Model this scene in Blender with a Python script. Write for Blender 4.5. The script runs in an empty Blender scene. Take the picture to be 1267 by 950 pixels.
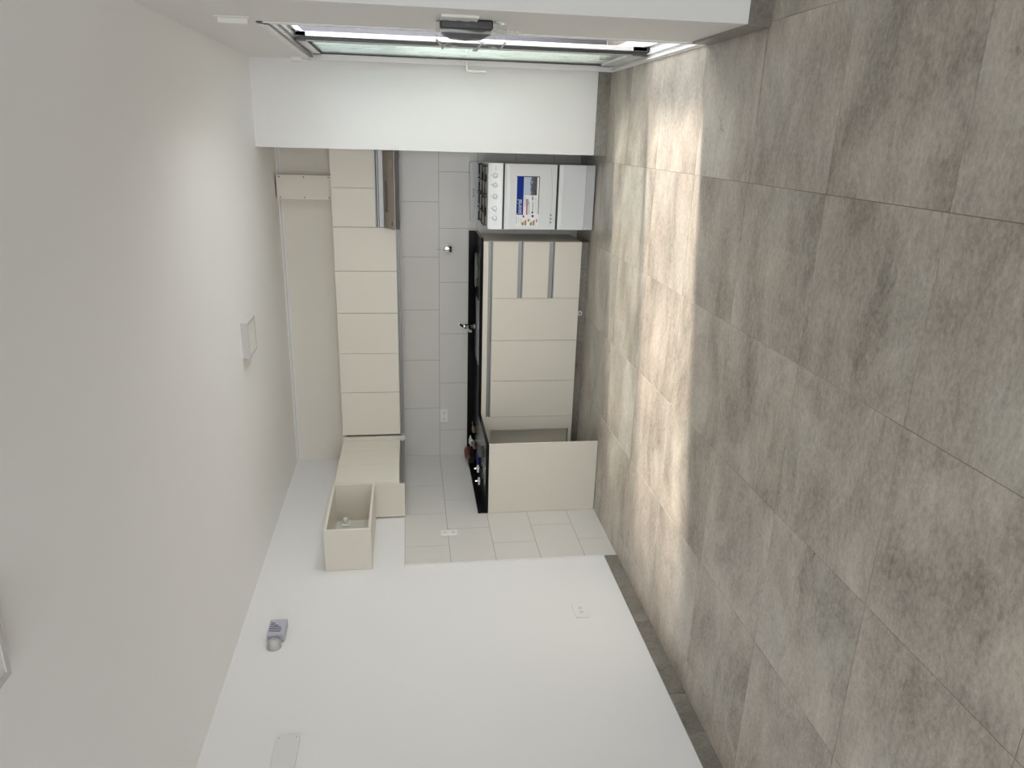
import bpy, bmesh, math, random
from mathutils import Vector, Matrix
random.seed(7)
sc = bpy.context.scene
COL = sc.collection

# ---------------------------------------------------------------- camera
def make_camera():
    pos = Vector((2.7417, -6.0618, 1.3953))
    yaw, pitch, roll, f = 0.32985, 0.13740, 0.01750, 907.33
    cy, sy, cp, sp = math.cos(yaw), math.sin(yaw), math.cos(pitch), math.sin(pitch)
    fwd = Vector((-sy * cp, cy * cp, -sp))
    right = Vector((cy, sy, 0))
    down = fwd.cross(right)
    r2 = math.cos(roll) * right + math.sin(roll) * down
    d2 = -math.sin(roll) * right + math.cos(roll) * down
    # the phone was held on its side: the picture's x axis runs down the room, its y axis to the room's left
    M = Matrix((d2, r2, -fwd)).transposed().to_4x4()
    M.translation = pos
    cd = bpy.data.cameras.new('camera')
    cd.sensor_width = 36.0
    cd.sensor_fit = 'HORIZONTAL'
    cd.lens = 36.0 * f / 1267.0
    cd.clip_start = 0.05
    o = bpy.data.objects.new('camera', cd)
    o.matrix_world = M
    COL.objects.link(o)
    sc.camera = o
make_camera()

# ---------------------------------------------------------------- world, sun, exposure
w = bpy.data.worlds.new('sky')
sc.world = w
w.use_nodes = True
bg = w.node_tree.nodes['Background']
bg.inputs['Color'].default_value = (0.945, 0.975, 1.0, 1)
bg.inputs['Strength'].default_value = 10.5

sd = bpy.data.lights.new('sun', 'SUN')
sd.energy = 13.0
sd.angle = math.radians(5.0)
sd.color = (1.0, 0.89, 0.78)
so = bpy.data.objects.new('sun', sd)
so.rotation_euler = Vector((-1.0, -0.15, -0.51)).to_track_quat('-Z', 'Y').to_euler()
so.location = (8, 0, 5)
COL.objects.link(so)

def portal(name, loc, direction, sx, sy):
    d = bpy.data.lights.new(name, 'AREA')
    d.shape = 'RECTANGLE'; d.size = sx; d.size_y = sy
    d.cycles.is_portal = True
    o = bpy.data.objects.new(name, d)
    o.location = loc
    o.rotation_euler = Vector(direction).to_track_quat('-Z', 'Z').to_euler()
    COL.objects.link(o)
portal('door_daylight', (3.33, -1.65, 1.01), (-1, 0, 0), 1.7, 2.02)
portal('window_daylight', (2.3, -8.70, 1.15), (0, 1, 0), 2.8, 2.2)

vs = sc.view_settings
sc.display_settings.display_device = 'sRGB'
vs.view_transform = 'Standard'
vs.look = 'None'
vs.gamma = 1.0
vs.use_curve_mapping = False
vs.exposure = -0.34
sc.cycles.diffuse_bounces = 8
sc.cycles.max_bounces = 14

# ---------------------------------------------------------------- materials
def srgb(r, g, b):
    f = lambda c: (c / 255 / 12.92) if c / 255 <= 0.04045 else ((c / 255 + 0.055) / 1.055) ** 2.4
    return (f(r), f(g), f(b), 1)

def mat(name, col, rough=0.5, metal=0.0, spec=0.5, noise=0.0, nscale=8.0, bump=0.0, bscale=200.0, stretch=None, coat=0.0):
    m = bpy.data.materials.new(name); m.use_nodes = True
    nt = m.node_tree; b = nt.nodes['Principled BSDF']
    b.inputs['Base Color'].default_value = col
    b.inputs['Roughness'].default_value = rough
    b.inputs['Metallic'].default_value = metal
    b.inputs['Specular IOR Level'].default_value = spec
    b.inputs['Coat Weight'].default_value = coat
    if noise or bump:
        geo = nt.nodes.new('ShaderNodeNewGeometry')
        mp = nt.nodes.new('ShaderNodeMapping')
        nt.links.new(geo.outputs['Position'], mp.inputs['Vector'])
        if stretch: mp.inputs['Scale'].default_value = stretch
    if noise:
        n = nt.nodes.new('ShaderNodeTexNoise'); n.inputs['Scale'].default_value = nscale; n.inputs['Detail'].default_value = 4
        nt.links.new(mp.outputs['Vector'], n.inputs['Vector'])
        mx = nt.nodes.new('ShaderNodeMix'); mx.data_type = 'RGBA'
        mx.inputs[6].default_value = tuple(c * (1 - noise) for c in col[:3]) + (1,)
        mx.inputs[7].default_value = tuple(min(1, c * (1 + noise)) for c in col[:3]) + (1,)
        nt.links.new(n.outputs['Fac'], mx.inputs[0])
        nt.links.new(mx.outputs[2], b.inputs['Base Color'])
    if bump:
        n2 = nt.nodes.new('ShaderNodeTexNoise'); n2.inputs['Scale'].default_value = bscale; n2.inputs['Detail'].default_value = 3
        nt.links.new(mp.outputs['Vector'], n2.inputs['Vector'])
        bp = nt.nodes.new('ShaderNodeBump'); bp.inputs['Strength'].default_value = bump; bp.inputs['Distance'].default_value = 0.002
        nt.links.new(n2.outputs['Fac'], bp.inputs['Height'])
        nt.links.new(bp.outputs['Normal'], b.inputs['Normal'])
    return m

M = {}
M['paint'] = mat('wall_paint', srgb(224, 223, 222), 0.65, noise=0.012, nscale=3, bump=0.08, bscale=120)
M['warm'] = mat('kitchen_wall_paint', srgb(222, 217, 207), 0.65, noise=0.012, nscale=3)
M['ceil'] = mat('ceiling_paint', srgb(236, 235, 234), 0.8, noise=0.012, nscale=2, bump=0.06, bscale=90)
M['cream'] = mat('cream_melamine', srgb(216, 211, 199), 0.42, noise=0.012, nscale=30, stretch=(1, 1, 4))
M['carcass'] = mat('cream_carcass', srgb(209, 205, 195), 0.5)
M['tile'] = mat('satin_wall_tile', srgb(206, 203, 198), 0.3, noise=0.02, nscale=5)
M['grout'] = mat('wall_grout', srgb(112, 106, 98), 0.9)
M['fgrout'] = mat('floor_grout', srgb(140, 134, 127), 0.9)
M['alu'] = mat('brushed_aluminium', srgb(150, 150, 149), 0.45, metal=0.7, noise=0.06, nscale=60, stretch=(0.3, 0.3, 8))
M['chrome'] = mat('chrome', srgb(225, 225, 225), 0.08, metal=1.0)
M['steel'] = mat('hood_steel', srgb(166, 158, 151), 0.34, metal=0.8, noise=0.1, nscale=40, stretch=(0.4, 4, 4))
M['steel_dark'] = mat('hood_visor', srgb(92, 90, 88), 0.25, metal=0.6)
M['greyplas'] = mat('grey_plastic', srgb(178, 178, 190), 0.5)
M['white'] = mat('white_enamel', srgb(228, 231, 233), 0.22)
M['whiteplas'] = mat('white_plastic', srgb(226, 225, 221), 0.4)
M['lacquer'] = mat('white_lacquered_aluminium', srgb(226, 226, 225), 0.35)
M['black'] = mat('black_plastic', srgb(22, 22, 24), 0.4)
M['iron'] = mat('black_cast_iron', srgb(18, 18, 18), 0.55, bump=0.2, bscale=300)
M['rubber'] = mat('dark_gasket_and_gap_shade', srgb(34, 36, 38), 0.6)  # door gaskets and seals, also the painted shade in the stove's gaps
M['hob'] = mat('grey_hob_enamel', srgb(178, 172, 164), 0.3)
M['guard'] = mat('grey_backguard', srgb(190, 192, 194), 0.3)
M['blue'] = mat('sticker_blue', srgb(8, 48, 138), 0.6, spec=0.2)
M['paper'] = mat('sticker_white', srgb(232, 232, 234), 0.5)
M['print'] = mat('print_dark', srgb(52, 54, 62), 0.6)
M['lightprint'] = mat('print_grey', srgb(150, 150, 156), 0.6)
M['red'] = mat('print_red', srgb(176, 84, 88), 0.6)
M['eg'] = mat('energy_green', srgb(48, 124, 92), 0.6)
M['ey'] = mat('energy_yellow', srgb(206, 186, 116), 0.6)
M['eo'] = mat('energy_orange', srgb(190, 108, 58), 0.6)
M['lamp'] = mat('lamp_diffuser', srgb(224, 224, 221), 0.5)
M['plate'] = mat('pale_grey_cover', srgb(214, 214, 213), 0.5)
M['lamprim'] = mat('lamp_rim', srgb(196, 194, 192), 0.45)
M['stucco'] = mat('grey_stucco', srgb(104, 104, 110), 0.95, noise=0.18, nscale=120, bump=1.0, bscale=90)
M['pink'] = mat('pink_terrazzo', srgb(150, 122, 108), 0.8, noise=0.12, nscale=120)
M['brown'] = mat('brown_tile', srgb(84, 62, 52), 0.7, noise=0.05)
M['maroon'] = mat('dark_red_plastic', srgb(96, 34, 30), 0.45)
M['darkblue'] = mat('blue_cloth', srgb(22, 32, 96), 0.85)
M['tan'] = mat('tan_wood', srgb(122, 104, 78), 0.6)
M['rag'] = mat('grey_rag', srgb(132, 138, 126), 0.9, noise=0.15, nscale=60)
M['greyrub'] = mat('grey_block', srgb(92, 88, 82), 0.7)
M['gap'] = mat('dark_gap', srgb(60, 56, 50), 0.8)

def granite():
    m = mat('black_granite', (0.006, 0.006, 0.007, 1), 0.15, spec=0.12)
    nt = m.node_tree; b = nt.nodes['Principled BSDF']
    geo = nt.nodes.new('ShaderNodeNewGeometry')
    v = nt.nodes.new('ShaderNodeTexVoronoi'); v.inputs['Scale'].default_value = 260
    nt.links.new(geo.outputs['Position'], v.inputs['Vector'])
    r = nt.nodes.new('ShaderNodeValToRGB')
    r.color_ramp.elements[0].position = 0.05; r.color_ramp.elements[0].color = (0.03, 0.03, 0.033, 1)
    r.color_ramp.elements[1].position = 0.16; r.color_ramp.elements[1].color = (0.005, 0.005, 0.006, 1)
    nt.links.new(v.outputs['Distance'], r.inputs['Fac'])
    nt.links.new(r.outputs['Color'], b.inputs['Base Color'])
    return m
M['granite'] = granite()

def floor_mat(name='cement_porcelain', c0=(124, 116, 108), c1=(171, 163, 154), c2=(206, 200, 191)):
    m = bpy.data.materials.new(name); m.use_nodes = True
    nt = m.node_tree; N = nt.nodes; L = nt.links; b = N['Principled BSDF']
    geo = N.new('ShaderNodeNewGeometry')
    info = N.new('ShaderNodeObjectInfo')
    off = N.new('ShaderNodeVectorMath'); off.operation = 'SCALE'
    comb = N.new('ShaderNodeCombineXYZ')
    L.new(info.outputs['Random'], comb.inputs[0]); L.new(info.outputs['Random'], comb.inputs[1])
    L.new(comb.outputs[0], off.inputs[0]); off.inputs['Scale'].default_value = 57.0
    add = N.new('ShaderNodeVectorMath'); add.operation = 'ADD'
    L.new(geo.outputs['Position'], add.inputs[0]); L.new(off.outputs[0], add.inputs[1])
    def noise(scale, stretch, detail, rough=0.6, dist=0.0):
        mp = N.new('ShaderNodeMapping'); mp.inputs['Scale'].default_value = stretch
        L.new(add.outputs[0], mp.inputs['Vector'])
        n = N.new('ShaderNodeTexNoise'); n.inputs['Scale'].default_value = scale; n.inputs['Detail'].default_value = detail
        n.inputs['Roughness'].default_value = rough; n.inputs['Distortion'].default_value = dist
        L.new(mp.outputs[0], n.inputs['Vector']); return n
    big = noise(2.6, (0.75, 1.4, 1), 8, 0.68, 0.4)
    streak = noise(7.0, (0.55, 1.7, 1), 10, 0.78, 0.8)
    fine = noise(52.0, (0.8, 1.3, 1), 7, 0.8)
    def math_(op, a, bv):
        n = N.new('ShaderNodeMath'); n.operation = op
        for i, x in enumerate((a, bv)):
            if isinstance(x, float): n.inputs[i].default_value = x
            else: L.new(x, n.inputs[i])
        return n.outputs[0]
    s = math_('ADD', math_('MULTIPLY', big.outputs['Fac'], 0.56), math_('MULTIPLY', streak.outputs['Fac'], 0.25))
    s = math_('ADD', s, math_('MULTIPLY', fine.outputs['Fac'], 0.46))
    s = math_('SUBTRACT', s, 0.12)
    s = math_('ADD', s, math_('MULTIPLY', info.outputs['Random'], 0.045))
    r = N.new('ShaderNodeValToRGB')
    e = r.color_ramp.elements
    e[0].position = 0.40; e[0].color = srgb(*c0)
    e[1].position = 0.70; e[1].color = srgb(*c2)
    k = e.new(0.54); k.color = srgb(*c1)
    L.new(s, r.inputs['Fac'])
    # warm and greenish clouds
    tint = noise(1.7, (1, 1.3, 1), 3)
    tr = N.new('ShaderNodeValToRGB')
    tr.color_ramp.elements[0].position = 0.4; tr.color_ramp.elements[0].color = (0.975, 1.0, 0.98, 1)
    tr.color_ramp.elements[1].position = 0.62; tr.color_ramp.elements[1].color = (1.0, 0.975, 0.94, 1)
    L.new(tint.outputs['Fac'], tr.inputs['Fac'])
    mx = N.new('ShaderNodeMix'); mx.data_type = 'RGBA'; mx.blend_type = 'MULTIPLY'; mx.inputs[0].default_value = 1.0
    L.new(r.outputs['Color'], mx.inputs[6]); L.new(tr.outputs['Color'], mx.inputs[7])
    # small pale specks of dust and plaster
    v = N.new('ShaderNodeTexVoronoi'); v.inputs['Scale'].default_value = 13.0
    L.new(add.outputs[0], v.inputs['Vector'])
    vr = N.new('ShaderNodeValToRGB'); vr.color_ramp.interpolation = 'LINEAR'
    vr.color_ramp.elements[0].position = 0.03; vr.color_ramp.elements[0].color = (0.5, 0.5, 0.5, 1)
    vr.color_ramp.elements[1].position = 0.055; vr.color_ramp.elements[1].color = (0, 0, 0, 1)
    L.new(v.outputs['Distance'], vr.inputs['Fac'])
    dn = noise(1.1, (1, 1, 1), 2)
    gate = math_('MULTIPLY', vr.outputs['Color'], math_('GREATER_THAN', dn.outputs['Fac'], 0.56))
    mx2 = N.new('ShaderNodeMix'); mx2.data_type = 'RGBA'
    L.new(gate, mx2.inputs[0]); L.new(mx.outputs[2], mx2.inputs[6]); mx2.inputs[7].default_value = srgb(196, 192, 184)
    L.new(mx2.outputs[2], b.inputs['Base Color'])
    rr = N.new('ShaderNodeMapRange'); rr.inputs[1].default_value = 0.3; rr.inputs[2].default_value = 0.7
    rr.inputs[3].default_value = 0.26; rr.inputs[4].default_value = 0.40
    L.new(streak.outputs['Fac'], rr.inputs[0]); L.new(rr.outputs[0], b.inputs['Roughness'])
    bp = N.new('ShaderNodeBump'); bp.inputs['Strength'].default_value = 0.12; bp.inputs['Distance'].default_value = 0.002
    L.new(fine.outputs['Fac'], bp.inputs['Height']); L.new(bp.outputs['Normal'], b.inputs['Normal'])
    return m
M['floor'] = floor_mat()
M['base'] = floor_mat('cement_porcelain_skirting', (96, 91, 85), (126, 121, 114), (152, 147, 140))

def glass(name, tint=(0.965, 0.98, 0.974, 1)):
    m = bpy.data.materials.new(name); m.use_nodes = True
    nt = m.node_tree; N = nt.nodes; N.remove(N['Principled BSDF'])
    out = N['Material Output']
    tr = N.new('ShaderNodeBsdfTransparent'); tr.inputs['Color'].default_value = tint
    gl = N.new('ShaderNodeBsdfGlossy'); gl.inputs['Roughness'].default_value = 0.02
    gl.inputs['Color'].default_value = (0.95, 1.0, 0.98, 1)
    fr = N.new('ShaderNodeFresnel'); fr.inputs['IOR'].default_value = 1.5
    mx = N.new('ShaderNodeMixShader')
    nt.links.new(fr.outputs[0], mx.inputs[0]); nt.links.new(tr.outputs[0], mx.inputs[1]); nt.links.new(gl.outputs[0], mx.inputs[2])
    nt.links.new(mx.outputs[0], out.inputs['Surface'])
    return m
M['glass'] = glass('window_glass')
M['clear'] = glass('clear_window_glass', (0.97, 0.97, 0.97, 1))

def film():
    m = glass('clear_plastic_film', (0.97, 0.97, 0.97, 1))
    nt = m.node_tree
    df = nt.nodes.new('ShaderNodeBsdfDiffuse'); df.inputs['Color'].default_value = (0.8, 0.8, 0.8, 1)
    mx = nt.nodes.new('ShaderNodeMixShader'); mx.inputs[0].default_value = 0.03
    [n for n in nt.nodes if n.type == 'FRESNEL'][0].inputs['IOR'].default_value = 1.12
    old = [n for n in nt.nodes if n.type == 'MIX_SHADER'][0]
    nt.links.new(old.outputs[0], mx.inputs[1]); nt.links.new(df.outputs[0], mx.inputs[2])
    nt.links.new(mx.outputs[0], nt.nodes['Material Output'].inputs['Surface'])
    return m
M['film'] = film()
def hazy(name, tint, dif, fac, wave=False):
    m = glass(name, tint); nt = m.node_tree; N = nt.nodes; L = nt.links
    df = N.new('ShaderNodeBsdfDiffuse'); df.inputs['Color'].default_value = dif
    mx = N.new('ShaderNodeMixShader'); mx.inputs[0].default_value = fac
    old = [n for n in N if n.type == 'MIX_SHADER' and n != mx][0]
    if wave:
        geo = N.new('ShaderNodeNewGeometry'); mp = N.new('ShaderNodeMapping'); mp.inputs['Scale'].default_value = (1, 9, 1.6)
        n = N.new('ShaderNodeTexNoise'); n.inputs['Scale'].default_value = 2.2; n.inputs['Distortion'].default_value = 1.2
        mr = N.new('ShaderNodeMapRange'); mr.inputs[1].default_value = 0.3; mr.inputs[2].default_value = 0.7
        mr.inputs[3].default_value = fac * 0.6; mr.inputs[4].default_value = fac * 1.4
        L.new(geo.outputs['Position'], mp.inputs['Vector']); L.new(mp.outputs[0], n.inputs['Vector'])
        L.new(n.outputs['Fac'], mr.inputs[0]); L.new(mr.outputs[0], mx.inputs[0])
    L.new(old.outputs[0], mx.inputs[1]); L.new(df.outputs[0], mx.inputs[2])
    L.new(mx.outputs[0], N['Material Output'].inputs['Surface'])
    return m
M['dome'] = hazy('clear_dome', (0.9, 0.9, 0.9, 1), (0.75, 0.75, 0.74, 1), 0.45)
M['doorglass'] = hazy('hazy_door_glass', (0.965, 0.98, 0.974, 1), (0.82, 0.87, 0.86, 1), 0.22, True)

# ---------------------------------------------------------------- mesh helpers (all in world coordinates)
def B(): return bmesh.new()

def box(bm, lo, hi, bev=0.0, seg=1):
    lo, hi = [min(a, b) for a, b in zip(lo, hi)], [max(a, b) for a, b in zip(lo, hi)]
    vs_ = [bm.verts.new((x, y, z)) for x in (lo[0], hi[0]) for y in (lo[1], hi[1]) for z in (lo[2], hi[2])]
    F = [(0, 1, 3, 2), (4, 6, 7, 5), (0, 4, 5, 1), (2, 3, 7, 6), (0, 2, 6, 4), (1, 5, 7, 3)]
    fs = [bm.faces.new([vs_[i] for i in f]) for f in F]
    if bev:
        es = list({e for f in fs for e in f.edges})
        bmesh.ops.bevel(bm, geom=es, offset=bev, segments=seg, affect='EDGES', profile=0.6)
    return bm

def prism(bm, pts, axis, a, b):
    """extrude a polygon; axis 0: pts are (y,z), 1: (x,z), 2: (x,y)"""
    def P(p, t):
        return (t, p[0], p[1]) if axis == 0 else ((p[0], t, p[1]) if axis == 1 else (p[0], p[1], t))
    A = [bm.verts.new(P(p, a)) for p in pts]; Bv = [bm.verts.new(P(p, b)) for p in pts]
    n = len(pts)
    fs = [bm.faces.new(A), bm.faces.new(Bv[::-1])]
    for i in range(n):
        fs.append(bm.faces.new((A[i], Bv[i], Bv[(i + 1) % n], A[(i + 1) % n])))
    bmesh.ops.recalc_face_normals(bm, faces=fs)
    return bm

def lathe(bm, prof, origin, axis=(0, 0, 1), n=20):
    """prof = [(radius, height)...] about axis through origin"""
    q = Vector((0, 0, 1)).rotation_difference(Vector(axis).normalized())
    o = Vector(origin); rings = []; fs = []
    for r, h in prof:
        if r <= 1e-6: rings.append([bm.verts.new(o + q @ Vector((0, 0, h)))])
        else: rings.append([bm.verts.new(o + q @ Vector((r * math.cos(2 * math.pi * i / n), r * math.sin(2 * math.pi * i / n), h))) for i in range(n)])
    for a, b in zip(rings, rings[1:]):
        for i in range(n):
            j = (i + 1) % n
            if len(a) == 1 and len(b) == 1: continue
            if len(a) == 1: fs.append(bm.faces.new((a[0], b[j], b[i])))
            elif len(b) == 1: fs.append(bm.faces.new((a[i], a[j], b[0])))
            else: fs.append(bm.faces.new((a[i], a[j], b[j], b[i])))
    if len(rings[0]) > 1: fs.append(bm.faces.new(rings[0][::-1]))
    if len(rings[-1]) > 1: fs.append(bm.faces.new(rings[-1]))
    bmesh.ops.recalc_face_normals(bm, faces=fs)
    return bm

def tube(bm, pts, r, n=8):
    pts = [Vector(p) for p in pts]
    rad = r if isinstance(r, (list, tuple)) else [r] * len(pts)
    t0 = (pts[1] - pts[0]).normalized()
    up = Vector((0, 0, 1)) if abs(t0.z) < 0.9 else Vector((1, 0, 0))
    nrm = t0.cross(up).normalized(); rings = []; fs = []
    for i, p in enumerate(pts):
        t = (pts[min(i + 1, len(pts) - 1)] - pts[max(i - 1, 0)]).normalized()
        nrm = (nrm - t * nrm.dot(t)).normalized(); bn = t.cross(nrm)
        rings.append([bm.verts.new(p + rad[i] * (math.cos(2 * math.pi * k / n) * nrm + math.sin(2 * math.pi * k / n) * bn)) for k in range(n)])
    for a, b in zip(rings, rings[1:]):
        for i in range(n): fs.append(bm.faces.new((a[i], a[(i + 1) % n], b[(i + 1) % n], b[i])))
    fs.append(bm.faces.new(rings[0][::-1])); fs.append(bm.faces.new(rings[-1]))
    bmesh.ops.recalc_face_normals(bm, faces=fs)
    return bm

def wpos(o):
    v = Vector((0, 0, 0))
    while o: v = v + o.location; o = o.parent
    return v

def obj(name, bm, material, parent=None, smooth=False, at=None, label=None, kind=None):
    """links bm (world coordinates) as one mesh object, its origin at `at` or at the bottom centre of its box"""
    cs = [v.co for v in bm.verts]
    lo = Vector([min(c[i] for c in cs) for i in range(3)]); hi = Vector([max(c[i] for c in cs) for i in range(3)])
    org = Vector(at) if at is not None else Vector(((lo.x + hi.x) / 2, (lo.y + hi.y) / 2, lo.z))
    bmesh.ops.translate(bm, verts=bm.verts, vec=-org)
    me = bpy.data.meshes.new(name); bm.to_mesh(me); bm.free()
    me.materials.append(M[material] if isinstance(material, str) else material)
    if smooth:
        me.polygons.foreach_set('use_smooth', [True] * len(me.polygons))
        me.set_sharp_from_angle(angle=math.radians(40))
    o = bpy.data.objects.new(name, me); COL.objects.link(o)
    o.parent = parent
    o.location = org - wpos(parent) if parent else org
    if label: o['label'] = label
    if kind: o['kind'] = kind
    return o

def struct(name, bm, material, label=None):
    return obj(name, bm, material, kind='structure', label=label)

def thing(name, label, cat, loc, group=None):
    o = bpy.data.objects.new(name, None); o.empty_display_size = 0.05; COL.objects.link(o)
    o.location = loc; o['label'] = label; o['category'] = cat
    if group: o['group'] = group
    return o

def tag(o, label, cat, group=None):
    o['label'] = label; o['category'] = cat
    if group: o['group'] = group
    return o

def text(name, body, size, loc, material, parent, depth=0.0006, rot=(math.pi / 2, 0, 0), align='LEFT', sx=1.0):
    cu = bpy.data.curves.new(name, 'FONT'); cu.body = body; cu.size = size; cu.extrude = depth
    cu.align_x = align; cu.resolution_u = 3
    t = bpy.data.objects.new(name + '_curve', cu); COL.objects.link(t)
    dg = bpy.context.evaluated_depsgraph_get()
    me = bpy.data.meshes.new_from_object(t.evaluated_get(dg))
    bpy.data.objects.remove(t)
    me.materials.clear(); me.materials.append(M[material])
    o = bpy.data.objects.new(name, me); COL.objects.link(o)
    o.parent = parent; o.location = Vector(loc) - wpos(parent); o.rotation_euler = rot; o.scale = (sx, 1, 1)
    return o

# ---------------------------------------------------------------- dimensions
ZC = 2.385                      # ceiling
XK, XR = 2.624, 3.172           # kitchen recess' right side, right wall with the balcony door
YA, YN = -0.772, -3.10          # wall beside the kitchen, near wall
YB, XE = -8.6, 5.0              # rear wall, far right wall of the room behind
DY0, DY1, DH = -2.50, -0.80, 2.02   # balcony door opening
YT, ZT = -1.766, 1.4545          # end and top of the wall tiling
TW = 0.008

# ---------------------------------------------------------------- floor with 60 cm tiles
fl = struct('floor', box(B(), (-0.15, YB - 0.15, -0.12), (XE + 0.15, 0.15, -0.0022)), 'fgrout', 'grey cement look porcelain floor laid in a straight grid')
def floor_tile_mesh(x0, y0, x1, y1):
    bm = box(B(), (x0, y0, -0.006), (x1, y1, 0.0))
    es = [e for e in bm.edges if all(v.co.z > -0.001 for v in e.verts)]
    bmesh.ops.bevel(bm, geom=es, offset=0.0012, segments=1, affect='EDGES')
    return bm
g = 0.0008
shared = None
def in_room(x0, y0, x1, y1):
    out = []
    if y1 > YA and x0 < XK: out.append((x0, max(y0, YA), min(x1, XK), min(y1, 0)))
    if y0 < YA and y1 > YN: out.append((x0, max(y0, YN), min(x1, XR), min(y1, YA)))
    if y0 < YN: out.append((x0, y0, x1, min(y1, YN)))
    return out
for i in range(-1, 9):
    for j in range(-10, 6):
        x0, y0 = 0.183 + 0.6 * i, -3.085 + 0.6 * j
        x0c, x1c = max(x0, 0), min(x0 + 0.6, XE)
        y0c, y1c = max(y0, YB), min(y0 + 0.6, 0)
        if x1c - x0c < 0.02 or y1c - y0c < 0.02: continue
        ps = [p for p in in_room(x0c, y0c, x1c, y1c) if p[2] - p[0] > 0.015 and p[3] - p[1] > 0.0]
        # merge pieces that are really one uncut tile
        if ps and max(p[2] for p in ps) - min(p[0] for p in ps) > 0.59 and all(abs(p[2] - p[0] - 0.6) < 1e-4 for p in ps):
            ps = [(x0c, min(p[1] for p in ps), x1c, max(p[3] for p in ps))]
        bm = None
        full = len(ps) == 1 and abs(ps[0][2] - ps[0][0] - 0.6) < 1e-4 and abs(ps[0][3] - ps[0][1] - 0.6) < 1e-4
        if full and shared is not None:
            o = bpy.data.objects.new('floor_tile', shared); COL.objects.link(o); o.parent = fl
            o.location = Vector((x0 + 0.3, y0 + 0.3, -0.006)) - fl.location
            continue
        for p in ps:
            if p[3] - p[1] < 0.012: continue
            o = obj('floor_tile', floor_tile_mesh(p[0] + g, p[1] + g, p[2] - g, p[3] - g), 'floor', fl)
            if full: shared = o.data

# ---------------------------------------------------------------- walls and ceiling
struct('ceiling', box(B(), (-0.15, YB - 0.15, ZC), (XE + 0.15, 0.15, ZC + 0.12)), 'ceil', 'white painted ceiling')
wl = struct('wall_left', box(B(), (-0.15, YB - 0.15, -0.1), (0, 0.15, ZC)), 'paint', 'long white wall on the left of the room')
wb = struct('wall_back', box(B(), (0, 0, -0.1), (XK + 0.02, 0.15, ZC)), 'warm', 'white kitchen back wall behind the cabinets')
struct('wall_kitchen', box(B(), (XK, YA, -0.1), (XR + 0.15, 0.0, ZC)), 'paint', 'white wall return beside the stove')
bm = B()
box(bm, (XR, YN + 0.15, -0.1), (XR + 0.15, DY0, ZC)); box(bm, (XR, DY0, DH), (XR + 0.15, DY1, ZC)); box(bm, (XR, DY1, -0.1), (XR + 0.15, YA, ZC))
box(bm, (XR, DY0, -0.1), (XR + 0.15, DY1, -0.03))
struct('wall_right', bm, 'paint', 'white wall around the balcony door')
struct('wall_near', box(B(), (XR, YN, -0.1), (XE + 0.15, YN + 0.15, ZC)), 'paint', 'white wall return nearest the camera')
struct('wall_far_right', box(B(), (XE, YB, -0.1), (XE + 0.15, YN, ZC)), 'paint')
WX0, WX1, WZ0, WZ1 = 0.9, 3.7, 0.05, 2.25
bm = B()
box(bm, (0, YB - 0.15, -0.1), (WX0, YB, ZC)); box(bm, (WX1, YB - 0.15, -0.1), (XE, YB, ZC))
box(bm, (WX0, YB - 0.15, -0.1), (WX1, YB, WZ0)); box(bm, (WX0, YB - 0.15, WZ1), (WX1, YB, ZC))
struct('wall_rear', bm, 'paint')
bm = B()
for a, b in ((WX0, WX0 + 0.05), ((WX0 + WX1) / 2 - 0.03, (WX0 + WX1) / 2 + 0.03), (WX1 - 0.05, WX1)):
    box(bm, (a, YB - 0.1, WZ0), (b, YB - 0.05, WZ1))
box(bm, (WX0, YB - 0.1, WZ0), (WX1, YB - 0.05, WZ0 + 0.05)); box(bm, (WX0, YB - 0.1, WZ1 - 0.05), (WX1, YB - 0.05, WZ1))
wn = struct('window_1', bm, 'lacquer')
obj('pane', box(B(), (WX0 + 0.05, YB - 0.078, WZ0 + 0.05), (WX1 - 0.05, YB - 0.072, WZ1 - 0.05)), 'clear', wn)

# wall tiles: grout bed plus one object per tile
Zr = [0.0, 0.222, 0.530, 0.838, 1.146, 1.454]
def tile(parent, lo, hi):
    bm = box(B(), lo, hi); obj('tile', bm, 'tile', parent)
bm = box(B(), (0.0, -0.0065, 0.0), (XK, 0.0, ZT)); obj('grout_bed', bm, 'grout', wb)
bm = box(B(), (0.0, YT, 0.0), (0.0065, 0.0, ZT)); obj('grout_bed', bm, 'grout', wl)
jt = [0.0] + [0.458 + 0.4405 * k for k in range(0, 7)]
ja = [0.247 + 0.4415 * k for k in range(-1, 7)]
lt = [-0.156 - 0.4617 * k for k in range(-1, 5)]
la = [-0.417 - 0.4515 * k for k in range(-1, 5)]
g = 0.0013
for r in range(5):
    top = r in (4, 2, 0)
    z0, z1 = Zr[r] + g, Zr[r + 1] - g
    js = jt if top else ja
    for a, b in zip(js, js[1:]):
        a, b = max(a, TW) + g, min(b, XK) - g
        if b - a > 0.02: tile(wb, (a, -TW, z0), (b, 0, z1))
    js = lt if top else la
    for a, b in zip(js, js[1:]):
        b, a = max(b, YT) + g, min(a, 0.0) - g
        if a - b > 0.02: tile(wl, (0, b, z0), (TW, a, z1))
bm = B(); box(bm, (0, YT - 0.006, 0.0), (0.011, YT, ZT + 0.006)); box(bm, (0, YT, ZT), (0.011, -0.0, ZT + 0.006))
struct('trim_1', bm, 'whiteplas', 'thin edge trim around the wall tiles')
prof = [(0.0, ZC), (0.0, ZC - 0.035), (-0.006, ZC - 0.035), (-0.014, ZC - 0.016), (-0.034, ZC - 0.008), (-0.034, ZC)]
struct('trim_2', prism(B(), prof, 0, 0.0, XK), 'paint', 'small plaster cornice above the kitchen back wall')

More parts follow.
